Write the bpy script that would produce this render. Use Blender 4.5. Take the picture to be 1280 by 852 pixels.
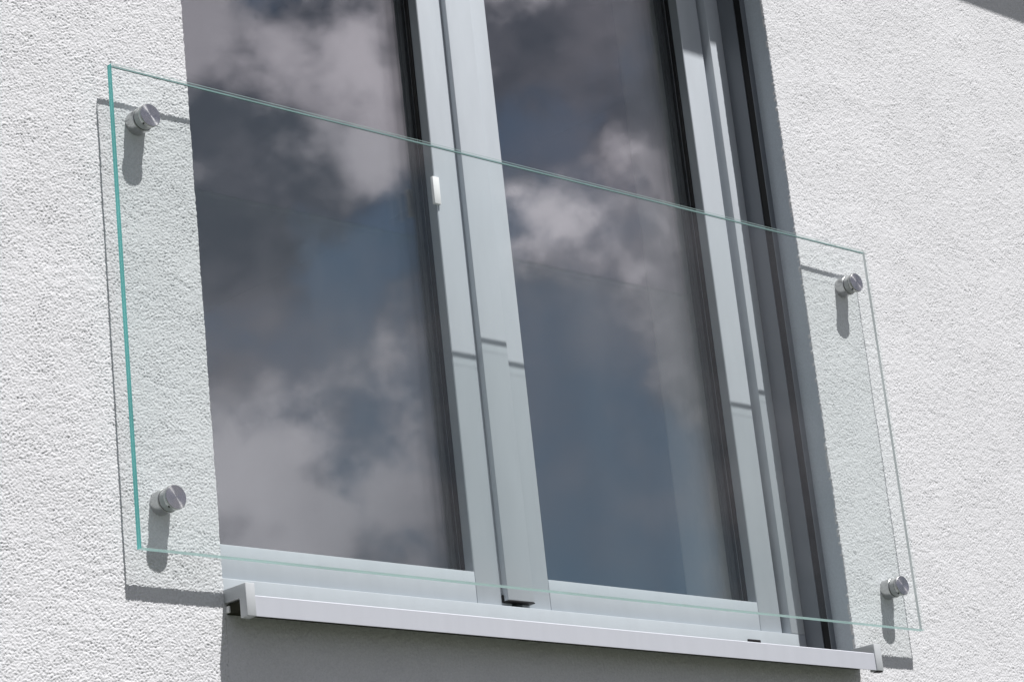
import bpy, bmesh, math
import numpy as np
from mathutils import Matrix, Vector

# ------------------------------------------------------------------ reset
for o in list(bpy.data.objects):
    bpy.data.objects.remove(o)
SC = bpy.context.scene
COL = SC.collection

# ------------------------------------------------------------------ camera
cam_d = bpy.data.cameras.new('camera')
cam_d.lens = 94.43
cam_d.sensor_width = 36.0
cam_d.clip_start = 0.05
cam_d.clip_end = 2000.0
cam = bpy.data.objects.new('camera', cam_d)
COL.objects.link(cam)
_r = Vector((0.73003953, -0.67553086, -0.10344244))
_u = Vector((-0.13770682, -0.29366744, 0.94593671))
_d = Vector((0.66938712, 0.67632647, 0.30741404))
M = Matrix.Identity(4)
for i in range(3):
    M[i][0], M[i][1], M[i][2] = _r[i], _u[i], -_d[i]
M[0][3], M[1][3], M[2][3] = -2.49303, -3.44566, -1.07115
cam.matrix_world = M
SC.camera = cam

# ------------------------------------------------------------------ light
TO_SUN = Vector((0.31, -1.0, 2.15)).normalized()
SUN_EL = math.asin(TO_SUN.z)
SUN_ROT = math.atan2(TO_SUN.x, TO_SUN.y)

world = bpy.data.worlds.new('World')
SC.world = world
world.use_nodes = True
wt = world.node_tree
wt.nodes.clear()


def wn(t, **k):
    n = wt.nodes.new(t)
    for a, b in k.items():
        setattr(n, a, b)
    return n


sky = wn('ShaderNodeTexSky', sky_type='NISHITA', sun_disc=False,
         sun_elevation=SUN_EL, sun_rotation=SUN_ROT)
sky.air_density = 1.0
sky.dust_density = 0.6
tc = wn('ShaderNodeTexCoord')


def cloud_noise(offset, scale, detail, rough, shift=(0, 0, 0)):
    mp = wn('ShaderNodeMapping')
    mp.inputs['Scale'].default_value = (1.0, 1.0, 1.15)
    mp.inputs['Location'].default_value = tuple(o + q for o, q in zip(offset, shift))
    wt.links.new(tc.outputs['Generated'], mp.inputs['Vector'])
    n = wn('ShaderNodeTexNoise')
    n.inputs['Scale'].default_value = scale
    n.inputs['Detail'].default_value = detail
    n.inputs['Roughness'].default_value = rough
    wt.links.new(mp.outputs['Vector'], n.inputs['Vector'])
    return n.outputs['Fac']


def wmap(v, a, b, c=0.0, d=1.0, smooth=True):
    m = wn('ShaderNodeMapRange', interpolation_type='SMOOTHSTEP' if smooth else 'LINEAR')
    for k, q in (('From Min', a), ('From Max', b), ('To Min', c), ('To Max', d)):
        m.inputs[k].default_value = q
    wt.links.new(v, m.inputs['Value'])
    return m.outputs['Result']


def wmath(op, a, b):
    m = wn('ShaderNodeMath', operation=op)
    for i, q in enumerate((a, b)):
        if isinstance(q, (int, float)):
            m.inputs[i].default_value = q
        else:
            wt.links.new(q, m.inputs[i])
    return m.outputs[0]


C_OFF, C_OFF2 = (7.45, 0.45, 10.45), (12.65, 13.45, -2.25)
puff = cloud_noise(C_OFF, 7.0, 10.0, 0.54)                    # cumulus heaps
puff_up = cloud_noise(C_OFF, 7.0, 5.0, 0.54, (0.006, -0.012, 0.034))   # the same heaps a little nearer the sun
bank = cloud_noise(C_OFF2, 3.2, 4.0, 0.5)                    # broad banks of thick and thin cloud
cover = wmap(puff, 0.435, 0.530)                             # heap or gap
lit = wmap(wmath('SUBTRACT', puff, puff_up), -0.055, 0.075)   # bright sunny tops, grey undersides
thick = wmap(bank, 0.40, 0.62, 0.30, 1.0)
bright = wmath('MULTIPLY', lit, thick)
cc = wn('ShaderNodeMix', data_type='RGBA')
wisp = wmap(cloud_noise((4.4, 8.3, 1.7), 8.5, 10.0, 0.56), 0.36, 0.66)    # torn thin cloud
sh = wn('ShaderNodeMix', data_type='RGBA')
sh.inputs[6].default_value = (1.35, 1.55, 2.05, 1)     # shaded cloud, dense and thinner
sh.inputs[7].default_value = (3.9, 3.75, 4.4, 1)
wt.links.new(wisp, sh.inputs[0])
wt.links.new(sh.outputs[2], cc.inputs[6])
cc.inputs[7].default_value = (10.8, 10.1, 11.2, 1)     # sunlit cloud
wt.links.new(bright, cc.inputs[0])
veil = wn('ShaderNodeMix', data_type='RGBA')           # thin slate cloud veiling the blue
wt.links.new(wmap(wisp, 0.0, 1.0, 0.50, 0.78, False), veil.inputs[0])
vc = wn('ShaderNodeMix', data_type='RGBA')
vc.inputs[6].default_value = (0.75, 1.05, 1.50, 1)
vc.inputs[7].default_value = (3.3, 3.2, 3.8, 1)
wt.links.new(wisp, vc.inputs[0])
wt.links.new(vc.outputs[2], veil.inputs[7])
wt.links.new(sky.outputs['Color'], veil.inputs[6])
mixc = wn('ShaderNodeMix', data_type='RGBA')
wt.links.new(cover, mixc.inputs[0])
wt.links.new(veil.outputs[2], mixc.inputs[6])
wt.links.new(cc.outputs[2], mixc.inputs[7])
bg = wn('ShaderNodeBackground')
bg.inputs['Strength'].default_value = 0.066
wt.links.new(mixc.outputs[2], bg.inputs['Color'])
wo = wn('ShaderNodeOutputWorld')
wt.links.new(bg.outputs['Background'], wo.inputs['Surface'])

sun_d = bpy.data.lights.new('sun', 'SUN')
sun_d.energy = 5.0
sun_d.angle = math.radians(0.53)
sun_d.color = (1.0, 0.985, 0.965)
sun = bpy.data.objects.new('sun', sun_d)
COL.objects.link(sun)
sun.rotation_euler = TO_SUN.to_track_quat('Z', 'Y').to_euler()
sun.location = (3, -8, 12)

SC.view_settings.view_transform = 'Standard'
SC.view_settings.look = 'None'
SC.view_settings.exposure = 0.27
SC.view_settings.gamma = 1.0
SC.view_settings.use_curve_mapping = False
SC.render.engine = 'CYCLES'
SC.cycles.transparent_max_bounces = 40
SC.cycles.max_bounces = 14
SC.cycles.glossy_bounces = 8

# ------------------------------------------------------------------ materials
class NT:
    def __init__(s, name):
        s.m = bpy.data.materials.new(name)
        s.m.use_nodes = True
        s.t = s.m.node_tree
        s.t.nodes.clear()
        s.out = s.t.nodes.new('ShaderNodeOutputMaterial')

    def n(s, t, ins=None, **k):
        nd = s.t.nodes.new(t)
        for a, b in k.items():
            setattr(nd, a, b)
        for a, b in (ins or {}).items():
            if isinstance(b, bpy.types.NodeSocket):
                s.t.links.new(b, nd.inputs[a])
            else:
                nd.inputs[a].default_value = b
        return nd

    def surf(s, sock):
        s.t.links.new(sock, s.out.inputs['Surface'])
        return s.m


def rgb(r, g, b):
    return (r, g, b, 1.0)


def m_plaster(name, base, fine=0.85, dist=0.0010, scale=420.0, coarse=False):
    t = NT(name)
    tc = t.n('ShaderNodeTexCoord')
    pos = tc.outputs['Object']
    stain = t.n('ShaderNodeTexNoise', {'Vector': pos, 'Scale': 2.3, 'Detail': 6.0, 'Roughness': 0.6})
    spk = t.n('ShaderNodeTexNoise', {'Vector': pos, 'Scale': 260.0, 'Detail': 3.0, 'Roughness': 0.6})
    a = t.n('ShaderNodeMapRange', {'Value': stain.outputs['Fac'], 'From Min': 0.3, 'From Max': 0.7,
                                   'To Min': 0.955, 'To Max': 1.02})
    b = t.n('ShaderNodeMapRange', {'Value': spk.outputs['Fac'], 'From Min': 0.3, 'From Max': 0.7,
                                   'To Min': 0.92, 'To Max': 1.04})
    ab = t.n('ShaderNodeMath', {0: a.outputs[0], 1: b.outputs[0]}, operation='MULTIPLY')
    c = t.n('ShaderNodeVectorMath', {0: base[:3], 'Scale': ab.outputs[0]}, operation='SCALE')
    if coarse:
        v = t.n('ShaderNodeTexNoise', {'Vector': pos, 'Scale': 230.0, 'Detail': 3.0, 'Roughness': 0.55})
        h = v.outputs['Fac']
        dist = 0.0027
        fine = 0.8
    else:
        v = t.n('ShaderNodeTexNoise', {'Vector': pos, 'Scale': scale, 'Detail': 3.0, 'Roughness': 0.6})
        h = v.outputs['Fac']
    bp = t.n('ShaderNodeBump', {'Height': h, 'Strength': fine, 'Distance': dist})
    p = t.n('ShaderNodeBsdfPrincipled', {'Base Color': c.outputs[0], 'Roughness': 0.92,
                                         'Normal': bp.outputs[0], 'Specular IOR Level': 0.15})
    return t.surf(p.outputs[0])


def m_paint(name, base, rough=0.38, spec=0.45, var=0.03, metal=0.0, dirt=0.0):
    t = NT(name)
    tc = t.n('ShaderNodeTexCoord')
    pos = tc.outputs['Object']
    mpg = t.n('ShaderNodeMapping', {'Vector': pos, 'Scale': (9.0, 9.0, 2.0)})
    st = t.n('ShaderNodeTexNoise', {'Vector': mpg.outputs[0], 'Scale': 3.0, 'Detail': 6.0, 'Roughness': 0.62})
    a = t.n('ShaderNodeMapRange', {'Value': st.outputs['Fac'], 'From Min': 0.3, 'From Max': 0.7,
                                   'To Min': 1.0 - var - dirt, 'To Max': 1.0 + var})
    c = t.n('ShaderNodeVectorMath', {0: base[:3], 'Scale': a.outputs[0]}, operation='SCALE')
    gr = t.n('ShaderNodeTexNoise', {'Vector': pos, 'Scale': 900.0, 'Detail': 2.0})
    bp = t.n('ShaderNodeBump', {'Height': gr.outputs['Fac'], 'Strength': 0.08, 'Distance': 0.0003})
    rr = t.n('ShaderNodeMapRange', {'Value': st.outputs['Fac'], 'From Min': 0.3, 'From Max': 0.7,
                                    'To Min': rough - 0.05, 'To Max': rough + 0.08})
    p = t.n('ShaderNodeBsdfPrincipled', {'Base Color': c.outputs[0], 'Roughness': rr.outputs[0],
                                         'Metallic': metal, 'Normal': bp.outputs[0],
                                         'Specular IOR Level': spec})
    return t.surf(p.outputs[0])


def m_dark_top(name, base, dust, rough=0.42):  # dusty upward faces, darkened to cut sun bounced onto the bottom frame
    t = NT(name)
    tc = t.n('ShaderNodeTexCoord')
    pos = tc.outputs['Object']
    g = t.n('ShaderNodeNewGeometry')
    sx = t.n('ShaderNodeSeparateXYZ', {0: g.outputs['True Normal']})
    up = t.n('ShaderNodeMapRange', {'Value': sx.outputs[2], 'From Min': 0.8, 'From Max': 0.97})
    nz = t.n('ShaderNodeTexNoise', {'Vector': pos, 'Scale': 60.0, 'Detail': 6.0, 'Roughness': 0.7})
    mps = t.n('ShaderNodeMapping', {'Vector': pos, 'Scale': (38.0, 1.0, 4.0)})
    run = t.n('ShaderNodeTexNoise', {'Vector': mps.outputs[0], 'Scale': 1.0, 'Detail': 4.0})
    a = t.n('ShaderNodeMapRange', {'Value': run.outputs['Fac'], 'From Min': 0.3, 'From Max': 0.72, 'To Min': 1.01, 'To Max': 0.97})
    d = t.n('ShaderNodeMapRange', {'Value': nz.outputs['Fac'], 'From Min': 0.3, 'From Max': 0.7, 'To Min': 0.8, 'To Max': 1.2})
    c0 = t.n('ShaderNodeVectorMath', {0: base[:3], 'Scale': a.outputs[0]}, operation='SCALE')
    c1 = t.n('ShaderNodeVectorMath', {0: dust[:3], 'Scale': d.outputs[0]}, operation='SCALE')
    mx = t.n('ShaderNodeMix', {0: up.outputs[0], 6: c0.outputs[0], 7: c1.outputs[0]}, data_type='RGBA')
    p = t.n('ShaderNodeBsdfPrincipled', {'Base Color': mx.outputs[2], 'Roughness': rough, 'Specular IOR Level': 0.45})
    return t.surf(p.outputs[0])


def m_sheet(name, f0, tint, ripple=0.0, gain=1.0, dust=0.0, slope=1.0):
    """flat polished glass sheet: straight-through light plus a Fresnel mirror on either side"""
    t = NT(name)
    g = t.n('ShaderNodeNewGeometry')
    norm = g.outputs['Normal']
    if ripple:
        tc = t.n('ShaderNodeTexCoord')
        nz = t.n('ShaderNodeTexNoise', {'Vector': tc.outputs['Object'], 'Scale': 2.2, 'Detail': 1.0})
        bp = t.n('ShaderNodeBump', {'Height': nz.outputs['Fac'], 'Strength': 1.0, 'Distance': ripple})
        norm = bp.outputs[0]
    d = t.n('ShaderNodeVectorMath', {0: g.outputs['Incoming'], 1: g.outputs['Normal']}, operation='DOT_PRODUCT')
    ab = t.n('ShaderNodeMath', {0: d.outputs['Value']}, operation='ABSOLUTE')
    om = t.n('ShaderNodeMath', {0: 1.0, 1: ab.outputs[0]}, operation='SUBTRACT')
    p5 = t.n('ShaderNodeMath', {0: om.outputs[0], 1: 5.0}, operation='POWER')
    fr = t.n('ShaderNodeMath', {0: p5.outputs[0], 1: slope * (1.0 - f0), 2: f0}, operation='MULTIPLY_ADD')
    tr = t.n('ShaderNodeBsdfTransparent', {'Color': tint})
    gl = t.n('ShaderNodeBsdfGlossy', {'Color': (gain, gain, gain, 1), 'Roughness': 0.0, 'Normal': norm})
    mx = t.n('ShaderNodeMixShader', {0: fr.outputs[0], 1: tr.outputs[0], 2: gl.outputs[0]})
    if dust:
        tc = t.n('ShaderNodeTexCoord')
        mpd = t.n('ShaderNodeMapping', {'Vector': tc.outputs['Object'], 'Scale': (7.0, 7.0, 2.2)})
        nd = t.n('ShaderNodeTexNoise', {'Vector': mpd.outputs[0], 'Scale': 1.4, 'Detail': 9.0, 'Roughness': 0.7})
        fd = t.n('ShaderNodeMapRange', {'Value': nd.outputs['Fac'], 'From Min': 0.3, 'From Max': 0.75,
                                        'To Min': dust * 0.4, 'To Max': dust * 1.7})
        df = t.n('ShaderNodeBsdfDiffuse', {'Color': (0.75, 0.78, 0.80, 1)})
        mx = t.n('ShaderNodeMixShader', {0: fd.outputs[0], 1: mx.outputs[0], 2: df.outputs[0]})
    return t.surf(mx.outputs[0])


def m_edge(name, trans, diff, tmix=0.6):
    """ground, green glass edge that glows with the light carried inside the sheet"""
    t = NT(name)
    tc = t.n('ShaderNodeTexCoord')
    nz = t.n('ShaderNodeTexNoise', {'Vector': tc.outputs['Object'], 'Scale': 6.0, 'Detail': 5.0})
    a = t.n('ShaderNodeMapRange', {'Value': nz.outputs['Fac'], 'From Min': 0.3, 'From Max': 0.7,
                                   'To Min': 0.8, 'To Max': 1.15})
    c1 = t.n('ShaderNodeVectorMath', {0: trans, 'Scale': a.outputs[0]}, operation='SCALE')
    tl = t.n('ShaderNodeBsdfTranslucent', {'Color': c1.outputs[0]})
    p = t.n('ShaderNodeBsdfPrincipled', {'Base Color': rgb(*diff), 'Roughness': 0.25, 'Specular IOR Level': 0.5})
    mx = t.n('ShaderNodeMixShader', {0: tmix, 1: p.outputs[0], 2: tl.outputs[0]})
    return t.surf(mx.outputs[0])


def m_steel(name, base=0.5, rough=0.32, aniso=0.0, turned=False):
    t = NT(name)
    tc = t.n('ShaderNodeTexCoord')
    pos = tc.outputs['Object']
    nz = t.n('ShaderNodeTexNoise', {'Vector': pos, 'Scale': 160.0, 'Detail': 6.0, 'Roughness': 0.7})
    a = t.n('ShaderNodeMapRange', {'Value': nz.outputs['Fac'], 'From Min': 0.25, 'From Max': 0.75,
                                   'To Min': base * 0.8, 'To Max': base * 1.15})
    ins = {'Metallic': 1.0, 'Roughness': rough}
    rr = t.n('ShaderNodeMapRange', {'Value': nz.outputs['Fac'], 'From Min': 0.3, 'From Max': 0.7,
                                    'To Min': rough - 0.04, 'To Max': rough + 0.06})
    cb = t.n('ShaderNodeCombineColor', {0: a.outputs[0], 1: a.outputs[0], 2: a.outputs[0]})
    ins['Base Color'] = cb.outputs[0]
    ins['Roughness'] = rr.outputs[0]
    if aniso:
        tg = t.n('ShaderNodeTangent', direction_type='RADIAL', axis='Y')
        ins['Tangent'] = tg.outputs[0]
        ins['Anisotropic'] = aniso
        ins['Anisotropic Rotation'] = 0.25
    p = t.n('ShaderNodeBsdfPrincipled', ins)
    return t.surf(p.outputs[0])


def m_ground():
    t = NT('ground')
    tc = t.n('ShaderNodeTexCoord')
    nz = t.n('ShaderNodeTexNoise', {'Vector': tc.outputs['Object'], 'Scale': 1.3, 'Detail': 9.0, 'Roughness': 0.65})
    rp = t.n('ShaderNodeValToRGB', {'Fac': nz.outputs['Fac']})
    rp.color_ramp.elements[0].position = 0.35
    rp.color_ramp.elements[0].color = (0.035, 0.045, 0.028, 1)
    rp.color_ramp.elements[1].position = 0.7
    rp.color_ramp.elements[1].color = (0.095, 0.10, 0.075, 1)
    bp = t.n('ShaderNodeBump', {'Height': nz.outputs['Fac'], 'Strength': 0.6, 'Distance': 0.05})
    p = t.n('ShaderNodeBsdfPrincipled', {'Base Color': rp.outputs[0], 'Roughness': 0.95, 'Normal': bp.outputs[0]})
    return t.surf(p.outputs[0])


PLASTER = m_plaster('white_plaster', rgb(0.745, 0.745, 0.765))
PLASTER_FLAT = m_plaster('white_plaster_bumped', rgb(0.735, 0.735, 0.755), coarse=True)
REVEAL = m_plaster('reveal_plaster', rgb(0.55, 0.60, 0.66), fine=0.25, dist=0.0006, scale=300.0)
INNER = m_plaster('inner_plaster', rgb(0.9, 0.9, 0.9), fine=0.1)
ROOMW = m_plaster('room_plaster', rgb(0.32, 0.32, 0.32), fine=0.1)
FLOORM = m_paint('oak_floor', rgb(0.36, 0.27, 0.18), rough=0.4)
FRAME = m_paint('pale_grey_lacquer', rgb(0.50, 0.535, 0.575), rough=0.36, spec=0.28, var=0.025)
SILL = m_dark_top('silver_aluminium', rgb(0.54, 0.555, 0.605), rgb(0.22, 0.21, 0.195))
CAPM = m_paint('end_cap_aluminium', rgb(0.52, 0.54, 0.56), rough=0.45, spec=0.4, var=0.05, dirt=0.05)
RAIL = m_paint('grey_rail_lacquer', rgb(0.165, 0.18, 0.205), rough=0.4, spec=0.4, var=0.03)
BLACK = m_paint('black_rubber', rgb(0.008, 0.008, 0.009), rough=0.6, spec=0.3)
DARKP = m_paint('black_plastic', rgb(0.014, 0.012, 0.013), rough=0.45, spec=0.4)
WHITE = m_paint('white_plastic', rgb(0.86, 0.86, 0.86), rough=0.3, spec=0.5, var=0.01)
SPACER = m_paint('spacer_bar', rgb(0.03, 0.035, 0.04), rough=0.5)
HOLLOW_SHADE = m_paint('hollow_shade_dark', rgb(0.030, 0.030, 0.022), rough=0.9, spec=0.1, var=0.3)  # near-black olive for the shade in the sill hollow
FASCIA = m_paint('fascia_paint', rgb(0.5, 0.5, 0.5), rough=0.5)
PANEL = m_sheet('balustrade_glass', 0.035, (0.986, 0.999, 0.995, 1), dust=0.009, slope=0.65)
EDGE_SIDE = m_edge('grey_green_edge', (0.62, 0.66, 0.66), (0.60, 0.64, 0.64), 0.45)
ARRIS_PALE = m_edge('pale_arris', (0.30, 0.42, 0.40), (0.42, 0.56, 0.54), 0.3)
BACK_DARK = m_paint('dark_back_strip', rgb(0.055, 0.085, 0.085), rough=0.3)  # for the added strip that darkens the edge's reflection
REBATE_SHADE = m_paint('rebate_shade_grey', rgb(0.25, 0.275, 0.30), rough=0.45, spec=0.3)  # grey standing in for shade on the rebate side
PANE = m_sheet('window_glass', 0.125, (0.98, 0.985, 0.983, 1), ripple=0.0)
EDGE = m_edge('green_glass_edge', (0.17, 0.60, 0.58), (0.15, 0.50, 0.48))
EDGE_LOW = m_edge('pale_green_edge', (0.28, 0.42, 0.41), (0.40, 0.55, 0.535), 0.35)
EDGE_DIM = m_edge('dim_green_edge', (0.20, 0.32, 0.315), (0.26, 0.36, 0.355), 0.4)
EDGE_LINE = m_edge('interlayer', (0.30, 0.85, 0.80), (0.25, 0.60, 0.56))
STEEL_CAP = m_steel('turned_steel', 0.60, 0.24, aniso=0.9)
BUSH = m_paint('grey_bush', rgb(0.36, 0.365, 0.37), rough=0.4)
STEEL_SIDE = m_steel('brushed_steel', 0.50, 0.32)
GASKET = m_paint('grey_gasket', rgb(0.06, 0.06, 0.062), rough=0.5)
GROUND = m_ground()

# ------------------------------------------------------------------ helpers
def empty(name, loc):
    o = bpy.data.objects.new(name, None)
    o.empty_display_size = 0.05
    o.location = loc
    COL.objects.link(o)
    return o


def tag(o, label=None, cat=None, group=None, kind=None):
    if label:
        o['label'] = label
    if cat:
        o['category'] = cat
    if group:
        o['group'] = group
    if kind:
        o['kind'] = kind
    return o


def world_loc(o):
    v = Vector((0, 0, 0))
    while o:
        v += o.location
        o = o.parent
    return v


def link(name, bm, mat, parent=None, smooth=None):
    me = bpy.data.meshes.new(name)
    if smooth is not None:
        for f in bm.faces:
            f.smooth = True
        lim = math.radians(smooth)
        for e in bm.edges:
            if len(e.link_faces) != 2 or e.calc_face_angle(0) > lim:
                e.smooth = False
    bm.normal_update()
    bm.to_mesh(me)
    bm.free()
    mats = mat if isinstance(mat, (list, tuple)) else [mat]
    for m in mats:
        me.materials.append(m)
    o = bpy.data.objects.new(name, me)
    COL.objects.link(o)
    if parent:
        o.parent = parent
        o.location = -world_loc(parent)      # geometry is written in world metres
    return o


def box(bm, x0, x1, y0, y1, z0, z1, bev=0.0, mi=0):
    r = bmesh.ops.create_cube(bm, size=1.0)
    vs = r['verts']
    for v in vs:
        v.co = Vector(((x0 + x1) / 2 + v.co.x * (x1 - x0), (y0 + y1) / 2 + v.co.y * (y1 - y0),
                       (z0 + z1) / 2 + v.co.z * (z1 - z0)))
    fs = {f for v in vs for f in v.link_faces}
    for f in fs:
        f.material_index = mi
    if bev:
        es = list({e for v in vs for e in v.link_edges})
        bmesh.ops.bevel(bm, geom=es, offset=bev, segments=2, affect='EDGES', profile=0.5)
    return bm


def bx(name, mat, parent, *d, bev=0.0):
    return link(name, box(bmesh.new(), *d, bev=bev), mat, parent, smooth=50 if bev else None)


def prism_x(bm, prof, x0, x1):
    """profile of (y, z) points swept along x"""
    a = [bm.verts.new((x0, y, z)) for y, z in prof]
    b = [bm.verts.new((x1, y, z)) for y, z in prof]
    n = len(prof)
    bm.faces.new(a)
    bm.faces.new(b[::-1])
    for i in range(n):
        bm.faces.new((a[i], b[i], b[(i + 1) % n], a[(i + 1) % n]))
    bmesh.ops.recalc_face_normals(bm, faces=bm.faces)
    return bm


def prism_z(bm, prof, z0, z1):
    a = [bm.verts.new((x, y, z0)) for x, y in prof]
    b = [bm.verts.new((x, y, z1)) for x, y in prof]
    n = len(prof)
    bm.faces.new(a)
    bm.faces.new(b[::-1])
    for i in range(n):
        bm.faces.new((a[i], b[i], b[(i + 1) % n], a[(i + 1) % n]))
    bmesh.ops.recalc_face_normals(bm, faces=bm.faces)
    return bm


def lathe_y(bm, prof, cx, cz, n=56, closed=False):
    """profile of (radius, y) turned about a horizontal axis at (cx, cz)"""
    rings = []
    for r, y in prof:
        if r < 1e-6:
            rings.append([bm.verts.new((cx, y, cz))])
        else:
            rings.append([bm.verts.new((cx + r * math.cos(2 * math.pi * k / n), y,
                                        cz + r * math.sin(2 * math.pi * k / n))) for k in range(n)])
    for a, b in zip(rings, rings[1:]):
        for k in range(n):
            k2 = (k + 1) % n
            if len(a) == 1:
                bm.faces.new((a[0], b[k], b[k2]))
            elif len(b) == 1:
                bm.faces.new((a[k], b[0], a[k2]))
            else:
                bm.faces.new((a[k], b[k], b[k2], a[k2]))
    bmesh.ops.recalc_face_normals(bm, faces=bm.faces)
    return bm


# ------------------------------------------------------------------ dimensions (metres)
XL, XR = 0.187, 1.810          # window opening
ZB, ZT = -0.048, 1.66  # unseen opening top, set low so its lintel darkens the upper frame
DF, DS = 0.117, 0.132          # faces of fixed frame / sashes behind the wall face
DG = 0.166                     # outermost pane
DI = 0.365                     # inner face of the wall
GW, GH = 2.0, 0.8484           # balustrade glass
GB, GF = -0.025, -0.037        # its back and front
ZG = -2.75                     # ground

# ------------------------------------------------------------------ ground
bm = bmesh.new()
vs = [bm.verts.new(p) for p in ((-600, -600, ZG), (600, -600, ZG), (600, 600, ZG), (-600, 600, ZG))]
bm.faces.new(vs)
g = link('ground', bm, GROUND)
tag(g, kind='structure')

# ------------------------------------------------------------------ house: plastered wall, reveals, eaves, room
house = empty('house', (1.0, 0.0, ZG))
tag(house, 'white rough-plastered house facade around the tall window', 'house')

rng = np.random.default_rng(11)


def relief(nu, nv, d):
    """heights in metres of a 2 mm float-textured render coat: rounded grains and worm-like pits"""
    fu = np.fft.fftfreq(nu, d)[:, None]
    fv = np.fft.fftfreq(nv, d)[None, :]
    k = np.sqrt((1.3 * fu) ** 2 + fv * fv)

    def band(wl, bw):
        w = np.fft.fft2(rng.standard_normal((nu, nv)))
        h = np.real(np.fft.ifft2(w * np.exp(-((k - 1 / wl) ** 2) / (2 * (bw / wl) ** 2))))
        return h / h.std()
    a = band(0.0058, 0.5)
    b = band(0.0038, 0.40)
    c = band(0.022, 0.5)
    big = band(0.20, 0.6)
    patch = 1.0 + 0.12 * np.clip(band(0.09, 0.7), -2, 2)
    e = 0.55 * a + 0.72 * b + 0.08 * c
    h = np.tanh(0.95 * (e + 0.30)) - 0.30 * np.maximum(0, -e - 1.0)      # grains with scattered deeper pits
    return 0.00086 * h * patch + 0.00010 * c + 0.00025 * big


V, F = [], []
nv_tot = 0


def add_grid(x0, x1, z0, z1, d, rough_edges=''):
    global nv_tot
    nu = int(round((x1 - x0) / d)) + 1
    nw = int(round((z1 - z0) / d)) + 1
    xs = np.linspace(x0, x1, nu)
    zs = np.linspace(z0, z1, nw)
    X, Z = np.meshgrid(xs, zs, indexing='ij')
    h = relief(nu, nw, d)
    Y = -0.0008 - h
    jit = np.tile(np.convolve(relief(4, nw, d)[0], np.ones(3) / 3, 'same'), (nu, 1)) * 1.2
    op = (zs > ZB - 0.002)[None, :]               # only where the window opening is
    jit = jit * op
    flush = np.where(op[0], -0.0006, -1.0)
    if 'r' in rough_edges:                     # corner towards the window on the right
        X[-1, :] += np.clip(jit[-1, :], -0.0011, 0.0011)
        Y[-1, :] = np.maximum(Y[-1, :], flush)
    if 'l' in rough_edges:
        X[0, :] += np.clip(jit[0, :], -0.0011, 0.0011)
        Y[0, :] = np.maximum(Y[0, :], flush)
    P = np.stack([X, Y, Z], -1)
    if 'r' in rough_edges:                     # return into the reveal
        s = P[-1:].copy()
        s[..., 1] = 0.006
        P = np.concatenate([P, s], 0)
    if 'l' in rough_edges:
        s = P[:1].copy()
        s[..., 1] = 0.006
        P = np.concatenate([s, P], 0)
    nu = P.shape[0]
    idx = np.arange(nu * nw).reshape(nu, nw) + nv_tot
    q = np.stack([idx[:-1, :-1], idx[1:, :-1], idx[1:, 1:], idx[:-1, 1:]], -1).reshape(-1, 4)
    V.append(P.reshape(-1, 3))
    F.append(q)
    nv_tot += nu * nw


add_grid(-0.34, XL, -0.30, 1.30, 0.0016, 'r')          # left of the window
add_grid(XR, 2.94, -0.30, 1.86, 0.0020, 'l')          # right of the window
add_grid(XL - 0.003, XR + 0.003, -0.30, ZB - 0.003, 0.0025)           # below the sill
nfine = sum(len(f) for f in F)


def flat(x0, x1, z0, z1):
    global nv_tot
    V.append(np.array([(x0, -0.0008, z0), (x1, -0.0008, z0), (x1, -0.0008, z1), (x0, -0.0008, z1)]))
    F.append(np.array([[0, 1, 2, 3]]) + nv_tot)
    nv_tot += 4


WX0, WX1, WZ1 = -5.0, 8.0, 2.30
flat(WX0, -0.34, ZG, WZ1)
flat(2.94, WX1, ZG, WZ1)
flat(-0.34, 2.94, ZG, -0.30)
flat(-0.34, XL, 1.30, WZ1)
flat(XL, XR, ZT, WZ1)
flat(XR, 2.94, 1.86, WZ1)
VV = np.concatenate(V).astype(np.float32)
FF = np.concatenate(F).astype(np.int32)
me = bpy.data.meshes.new('wall')
me.vertices.add(len(VV))
me.vertices.foreach_set('co', VV.ravel())
me.loops.add(FF.size)
me.loops.foreach_set('vertex_index', FF.ravel())
me.polygons.add(len(FF))
me.polygons.foreach_set('loop_start', np.arange(0, FF.size, 4, dtype=np.int32))
me.materials.append(PLASTER)
me.materials.append(PLASTER_FLAT)
mi = np.zeros(len(FF), dtype=np.int32)
mi[nfine:] = 1
me.polygons.foreach_set('material_index', mi)
sm = np.ones(len(FF), dtype=bool)
sm[nfine:] = False
me.polygons.foreach_set('use_smooth', sm)
me.update(calc_edges=True)
me.validate()
wall = bpy.data.objects.new('wall', me)
COL.objects.link(wall)
wall.parent = house
wall.location = -world_loc(house)

# outer reveals
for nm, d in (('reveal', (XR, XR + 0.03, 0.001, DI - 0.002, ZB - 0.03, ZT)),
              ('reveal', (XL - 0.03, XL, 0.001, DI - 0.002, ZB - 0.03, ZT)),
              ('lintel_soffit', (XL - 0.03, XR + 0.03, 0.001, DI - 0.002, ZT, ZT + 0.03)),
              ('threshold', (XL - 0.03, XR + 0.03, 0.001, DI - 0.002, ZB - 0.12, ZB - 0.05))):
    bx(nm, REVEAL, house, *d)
# inner reveals, a little narrower than the outer opening
bx('inner_reveal', INNER, house, 1.735, 1.80, 0.2005, DI + 0.02, ZB, ZT, bev=0.014)
bx('jamb_lining', INNER, house, 1.716, 1.7345, 0.2005, 0.262, 0.005, ZT, bev=0.006)
bx('inner_reveal', INNER, house, 0.197, 0.245, 0.2005, DI + 0.02, ZB, ZT)
bx('bounce_board', INNER, house, 0.2455, 1.7345, 0.2005, 0.56, -0.035, 0.004, bev=0.002)  # white board added indoors to bounce sunlight onto the inner reveal
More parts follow.
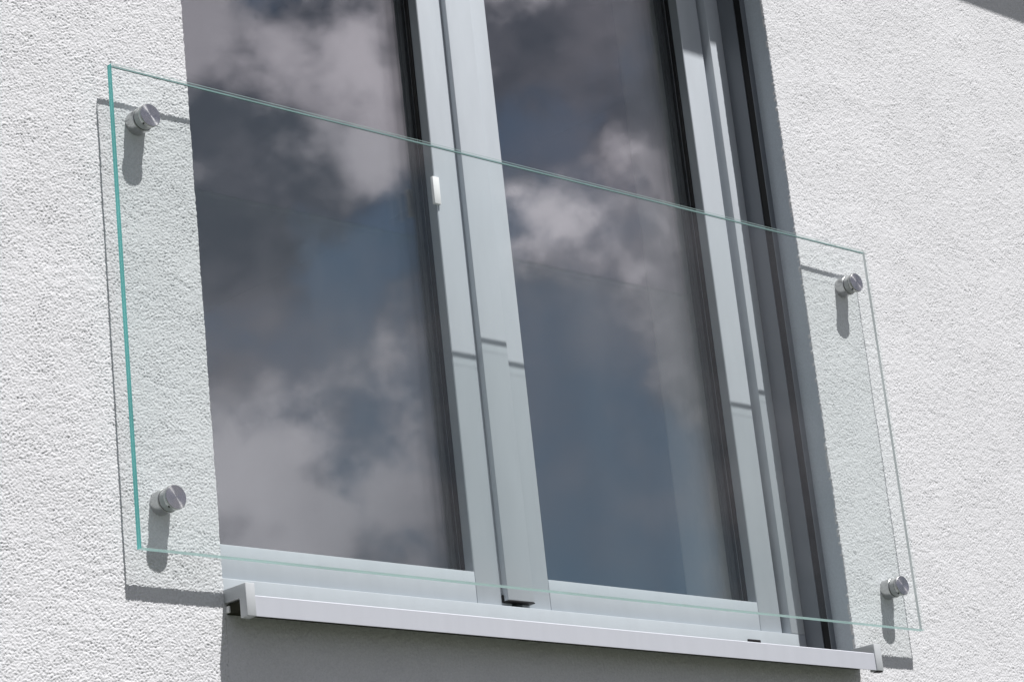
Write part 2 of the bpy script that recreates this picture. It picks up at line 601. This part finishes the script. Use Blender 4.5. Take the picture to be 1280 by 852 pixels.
# room
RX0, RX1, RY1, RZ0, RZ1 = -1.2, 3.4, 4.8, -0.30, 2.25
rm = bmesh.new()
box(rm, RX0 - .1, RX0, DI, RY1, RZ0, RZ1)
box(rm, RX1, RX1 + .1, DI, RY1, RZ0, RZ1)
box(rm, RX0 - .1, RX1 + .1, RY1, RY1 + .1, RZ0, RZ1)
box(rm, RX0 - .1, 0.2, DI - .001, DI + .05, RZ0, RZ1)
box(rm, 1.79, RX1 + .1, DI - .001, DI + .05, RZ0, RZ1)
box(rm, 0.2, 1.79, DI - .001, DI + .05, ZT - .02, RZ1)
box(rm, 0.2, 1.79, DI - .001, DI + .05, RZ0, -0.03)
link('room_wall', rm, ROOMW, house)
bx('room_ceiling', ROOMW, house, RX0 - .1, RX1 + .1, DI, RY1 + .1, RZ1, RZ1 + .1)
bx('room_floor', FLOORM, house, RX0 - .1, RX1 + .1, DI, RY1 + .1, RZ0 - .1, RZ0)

# eaves that shade the top of the wall
EP = 0.25
EZ = 1.607 + 2.15 * EP
eb = bmesh.new()
prism_x(eb, [(0.30, EZ + 0.02), (-EP + 0.03, EZ + 0.02), (-EP + 0.03, EZ + 0.14), (0.30, EZ + 0.24)], WX0 - .2, WX1 + .2)
eav = link('eaves', eb, FASCIA, house)
tag(eav, kind=None)
bx('fascia_board', FASCIA, house, WX0 - .2, WX1 + .2, -EP, -EP + 0.028, EZ, EZ + 0.17)
bx('roof_slab', FASCIA, house, WX0 - .2, WX1 + .2, 0.25, 5.2, EZ + 0.24, EZ + 0.34)

# ------------------------------------------------------------------ window
win = empty('window', (1.0, DF, ZB))
tag(win, 'tall two-sash window with pale grey frames reflecting a cloudy sky', 'window')

# fixed frame
FB = 0.0105                                     # top of the visible bottom frame
bx('frame_rail', FRAME, win, XL + 0.0005, XR - 0.0005, DF, 0.195, ZB - 0.03, FB, bev=0.0012)
bx('frame_rail', FRAME, win, XL + 0.0005, XR - 0.0005, DF, 0.195, ZT - 0.06, ZT - 0.001, bev=0.0012)
bx('frame_jamb', FRAME, win, 1.7535, XR - 0.0005, DF, 0.195, FB + 0.0004, ZT - 0.0605, bev=0.0012)
bx('frame_jamb', FRAME, win, XL + 0.0005, 0.205, DF, 0.195, FB + 0.0004, ZT - 0.0605, bev=0.0012)
bx('drainage_cap', DARKP, win, 1.612, 1.650, DF - 0.003, DF + 0.004, -0.017, -0.010, bev=0.001)

PB, PT = 0.075, ZT - 0.135                      # glazed height


def sash(x0, x1, gx0, gx1, cover, name='sash'):
    """one window sash; x0..x1 the sash, gx0..gx1 its glazed width"""
    zb, zt = FB + 0.002, ZT - 0.063
    b = box(bmesh.new(), x0, gx0, DS, 0.200, zb, zt, bev=0.0010)
    s = link(name, b, FRAME, win, smooth=50)    # the hinge-side or meeting stile carries the rest
    def sub(nm, mat, *d, bev=0.0):
        o = bx(nm, mat, None, *d, bev=bev)
        o.parent = s
        o.location = (0, 0, 0)
        return o
    sub('stile', FRAME, gx1, x1, DS, 0.200, zb, zt, bev=0.0010)
    sub('rail', FRAME, gx0 + 0.0008, gx1 - 0.0008, DS, 0.200, zb, PB, bev=0.0010)
    sub('rail', FRAME, gx0 + 0.0008, gx1 - 0.0008, DS, 0.200, PT, zt, bev=0.0010)
    sub('rebate_shade_strip', REBATE_SHADE, gx1 - 0.0012, gx1 - 0.0001, DS + 0.0015, DG - 0.0101, PB + 0.0002, PT)  # dark liner painting the shade on the left-facing rebate side
    # glazing rebate: two shallow steps of rubber gasket in front of the first pane
    gk = bmesh.new()
    w = 0.004
    for (ax, bx_, az, bz) in ((gx1 - w, gx1 - 0.0003, PB, PT), (gx0 + 0.0003, gx0 + w, PB, PT),
                              (gx0 + w, gx1 - w, PB + 0.0003, PB + w), (gx0 + w, gx1 - w, PT - w, PT - 0.0003)):
        box(gk, ax, bx_, DG - 0.010, DG - 0.0003, az, bz, bev=0.0006)
    o = link('gasket', gk, BLACK, None, smooth=50)
    o.parent = s
    o.location = (0, 0, 0)
    sp = bmesh.new()
    w = 0.011
    for dd in (DG + 0.0045, DG + 0.0175):
        for (ax, bx_, az, bz) in ((gx1 - w, gx1 - 0.0004, PB, PT), (gx0 + 0.0004, gx0 + w, PB, PT),
                                  (gx0 + w, gx1 - w, PB + .0004, PB + w), (gx0 + w, gx1 - w, PT - w, PT - .0004)):
            box(sp, ax, bx_, dd, dd + 0.008, az, bz)
    o = link('spacer_bar', sp, SPACER, None)
    o.parent = s
    o.location = (0, 0, 0)
    for k in range(3):                           # triple glazing
        d0 = DG + 0.013 * k
        sub('pane', PANE, gx0 + 0.0002, gx1 - 0.0002, d0, d0 + 0.004, PB - 0.0, PT)
    return s


s_left = sash(0.207, 0.972, 0.272, 0.884, True)
s_right = sash(0.9995, 1.7415, 1.0745, 1.676, False)
tag(s_left, 'sash with the small white clip on its stile')
# cover strip over the joint of the sashes
b = box(bmesh.new(), 0.9495, 1.0175, DF, DS - 0.0002, 0.0222, ZT - 0.08, bev=0.0012)
cov = link('meeting_cover', b, FRAME, win, smooth=50)
b = bmesh.new()
box(b, 0.9490, 1.0180, DF - 0.0006, DS + 0.0006, 0.0195, 0.0218, bev=0.0005)
box(b, 0.9462, 0.9489, DS - 0.0040, DS - 0.0003, 0.0195, 0.034, bev=0.0005)
e = link('end_piece', b, DARKP, None, smooth=50)
e.parent = cov
e.location = (0, 0, 0)
bx('clip', WHITE, win, 0.8735, 0.8900, DS - 0.0060, DS + 0.001, 0.8125, 0.8695, bev=0.0005)

# ------------------------------------------------------------------ shutter guide rails
def guide_rail(x_in, sgn):
    """U-shaped rail on the reveal, its slot facing the opening; x_in = reveal plane, sgn = +1 for the side at larger x"""
    r = empty('shutter_guide_rail', (x_in, 0.085, ZB))
    tag(r, 'grey metal shutter guide rail with a black slot on the window reveal', 'guide rail',
        'shutter guide rails in the reveals')
    a, bb = 0.050, DF - 0.0004
    p = lambda u: x_in - sgn * u                 # u = distance out of the reveal
    prof = [(p(0.0), a), (p(0.0145), a), (p(0.0145), a + 0.0020), (p(0.003), a + 0.0020),
            (p(0.003), a + 0.021), (p(0.0145), a + 0.021), (p(0.0145), bb), (p(0.0), bb)]
    o = link('rail', prism_z(bmesh.new(), prof, ZB + 0.012, ZT - 0.002), RAIL, r)
    lx = sorted((p(0.0032), p(0.0125)))
    b2 = bmesh.new()
    box(b2, lx[0], lx[1], a + 0.0022, a + 0.0208, ZB + 0.012, ZT - 0.004)
    s = link('slot_fill', b2, BLACK, r)  # black block filling the rail slot
    return r


tag(guide_rail(XR, 1), 'grey shutter guide rail with black slot on the reveal farther from the white clip')
tag(guide_rail(XL, -1), 'grey shutter guide rail on the reveal beside the sash with the white clip')

# ------------------------------------------------------------------ sill
sill = empty('window_sill', (1.0, 0.0, -0.1025))
tag(sill, 'silver aluminium window sill with folded nose and end caps', 'window sill')
SY = -0.060
b = bmesh.new()
z_n, z_w = -0.0680, -0.0515
prof = [(SY + 0.002, -0.1015), (SY + 0.002, z_n), (SY + 0.0035, z_n + 0.0015), (DF, z_w), (DF, z_w - 0.0025),
        (SY + 0.005, z_n - 0.0025), (SY + 0.005, -0.1015)]
link('tray', prism_x(b, prof, XL + 0.012, XR - 0.006), SILL, sill)
cap_prof = [(0.0, -0.0462), (SY, -0.0468), (SY, -0.1025), (SY + 0.0185, -0.1030), (SY + 0.0185, -0.0690), (0.0, -0.0690)]
for x0, x1 in ((XL - 0.0005, XL + 0.0185), (XR - 0.016, XR + 0.005)):
    b = prism_x(bmesh.new(), cap_prof, x0, x1)
    bmesh.ops.bevel(b, geom=list(b.edges), offset=0.0009, segments=2, affect='EDGES', profile=0.5)
    link('end_cap', b, CAPM, sill, smooth=50)
    # upstand of the end cap running back along the reveal
    x2, x3 = (XL + 0.0006, XL + 0.0036) if x0 < 1 else (XR - 0.0036, XR - 0.0006)
    b = prism_x(bmesh.new(), [(0.0005, -0.0466), (0.0005, -0.064), (DF - 0.001, -0.056), (DF - 0.001, -0.040)], x2, x3)
    link('upstand', b, CAPM, sill)
bx('hollow_shade_strip', HOLLOW_SHADE, sill, XL + 0.004, XR - 0.004, -0.036, -0.001, -0.088, -0.0715)  # dark block added under the tray to paint the hollow's shade
bx('bracket', WHITE, sill, XL + 0.001, XL + 0.006, -0.010, 0.0, -0.086, -0.0745, bev=0.001)
bx('corner_foot', DARKP, sill, XR - 0.014, XR + 0.003, SY + 0.001, SY + 0.012, -0.1052, -0.1027, bev=0.0005)

# ------------------------------------------------------------------ glass balustrade
gp = empty('glass_balustrade', (1.0, GF, 0.0))
tag(gp, 'clear frameless glass balustrade sheet with green edges before the window', 'glass panel')
b = bmesh.new()
for y, flip in ((GF, False), (GB, True)):
    v = [b.verts.new(p) for p in ((0, y, 0), (GW, y, 0), (GW, y, GH), (0, y, GH))]
    b.faces.new(v[::-1] if flip else v)
link('glass_sheet', b, PANEL, gp)


def strip(name, mat, p, u, w):
    b = bmesh.new()
    P, U, W_ = Vector(p), Vector(u), Vector(w)
    v = [b.verts.new(q) for q in (P, P + U, P + U + W_, P + W_)]
    b.faces.new(v)
    return link(name, b, mat, gp)


T = GB - GF
# left edge: two sheets and the interlayer between them
strip('opaque_edge', EDGE, (0, GF, 0), (0, 0, GH), (0, T * 0.46, 0))
strip('interlayer_edge', EDGE_LINE, (0, GF + T * 0.46, 0), (0, 0, GH), (0, T * 0.10, 0))
strip('opaque_edge', EDGE, (0, GF + T * 0.56, 0), (0, 0, GH), (0, T * 0.44, 0))
# bottom edge
strip('opaque_edge', EDGE_LOW, (0, GF, 0), (GW, 0, 0), (0, T, 0))
# top and right edges: clear, with an opaque back strip shaped to mimic refraction's shadow band
strip('opaque_edge', EDGE_DIM, (0, GB - T * 0.42, GH), (GW, 0, 0), (0, T * 0.42, 0))
strip('clear_edge', PANEL, (0, GF, GH), (GW, 0, 0), (0, T * 0.58, 0))
strip('opaque_edge', EDGE_SIDE, (GW, GB - T * 0.5, 0), (0, 0, GH), (0, T * 0.5, 0))
strip('clear_edge', PANEL, (GW, GF, 0), (0, 0, GH), (0, T * 0.5, 0))

# ground arrises along the front of the long edges
strip('arris', ARRIS_PALE, (0, GF - 0.0002, 0.0), (GW, 0, 0), (0, 0, 0.0011))
strip('arris', ARRIS_PALE, (0, GF - 0.0002, GH - 0.0010), (GW, 0, 0), (0, 0, 0.0010))
strip('arris', BACK_DARK, (0, GB + 0.0002, GH - 0.0016), (GW, 0, 0), (0, 0, 0.0016))  # dark strip added behind to darken the top edge's reflection in the panes

# ------------------------------------------------------------------ steel point fixings
R0 = 0.0210
places = [
    (0.0690, 0.7640, 'steel point fixing at the green-edged upper corner of the glass sheet'),
    (0.0690, 0.0895, 'steel point fixing at the green-edged lower corner of the glass sheet'),
    (1.9380, 0.7640, 'steel point fixing at the upper glass corner beside the shutter rail reveal'),
    (1.9380, 0.0895, 'steel point fixing at the lower glass corner beside the shutter rail reveal'),
]
for cx, cz, lab in places:
    f = empty('point_fixing', (cx, 0.0, cz))
    tag(f, lab, 'point fixing', 'steel point fixings holding the glass')
    b = lathe_y(bmesh.new(), [(0, 0.004), (R0, 0.004), (R0, GB + 0.0022), (R0 - 0.0008, GB + 0.0014), (0, GB + 0.0014)], cx, cz)
    link('spacer', b, STEEL_SIDE, f, smooth=35)
    b = lathe_y(bmesh.new(), [(0, GB + 0.0015), (R0 - 0.0012, GB + 0.0015), (R0 - 0.0012, GB + 0.0001), (0, GB + 0.0001)], cx, cz)
    link('gasket', b, GASKET, f, smooth=35)
    b = lathe_y(bmesh.new(), [(0, GF - 0.0001), (R0 - 0.0012, GF - 0.0001), (R0 - 0.0012, GF - 0.0012), (0, GF - 0.0012)], cx, cz)
    link('gasket', b, GASKET, f, smooth=35)
    b = lathe_y(bmesh.new(), [(R0 - 0.0017, GB + 0.0006), (R0 - 0.0017, GF - 0.0006)], cx, cz)
    link('bush', b, BUSH, f, smooth=35)
    # cap in front of the glass
    b = lathe_y(bmesh.new(), [(R0 - 0.001, GF - 0.0011), (R0, GF - 0.0019), (R0, GF - 0.0078), (R0 - 0.0010, GF - 0.0088)], cx, cz)
    cap = link('cap', b, STEEL_SIDE, f, smooth=50)
    b = lathe_y(bmesh.new(), [(R0 - 0.0010, GF - 0.0088), (R0 * 0.6, GF - 0.0089), (R0 * 0.25, GF - 0.0089), (0.0004, GF - 0.0089)], cx, cz, n=96)
    face = link('cap_face', b, STEEL_CAP, f, smooth=35)
    # grub-screw hole in the underside of the cap
    a = math.radians(232)
    px, pz = cx + math.cos(a) * R0, cz + math.sin(a) * R0
    b = bmesh.new()
    bmesh.ops.create_cone(b, cap_ends=True, segments=16, radius1=0.0019, radius2=0.0019, depth=0.0012,
                          matrix=Matrix.Translation((px, GF - 0.0048, pz)) @
                          Vector((math.cos(a), 0, math.sin(a))).to_track_quat('Z', 'Y').to_matrix().to_4x4())
    h = link('screw_hole', b, DARKP, None)
    h.parent = cap
    h.location = (0, 0, 0)
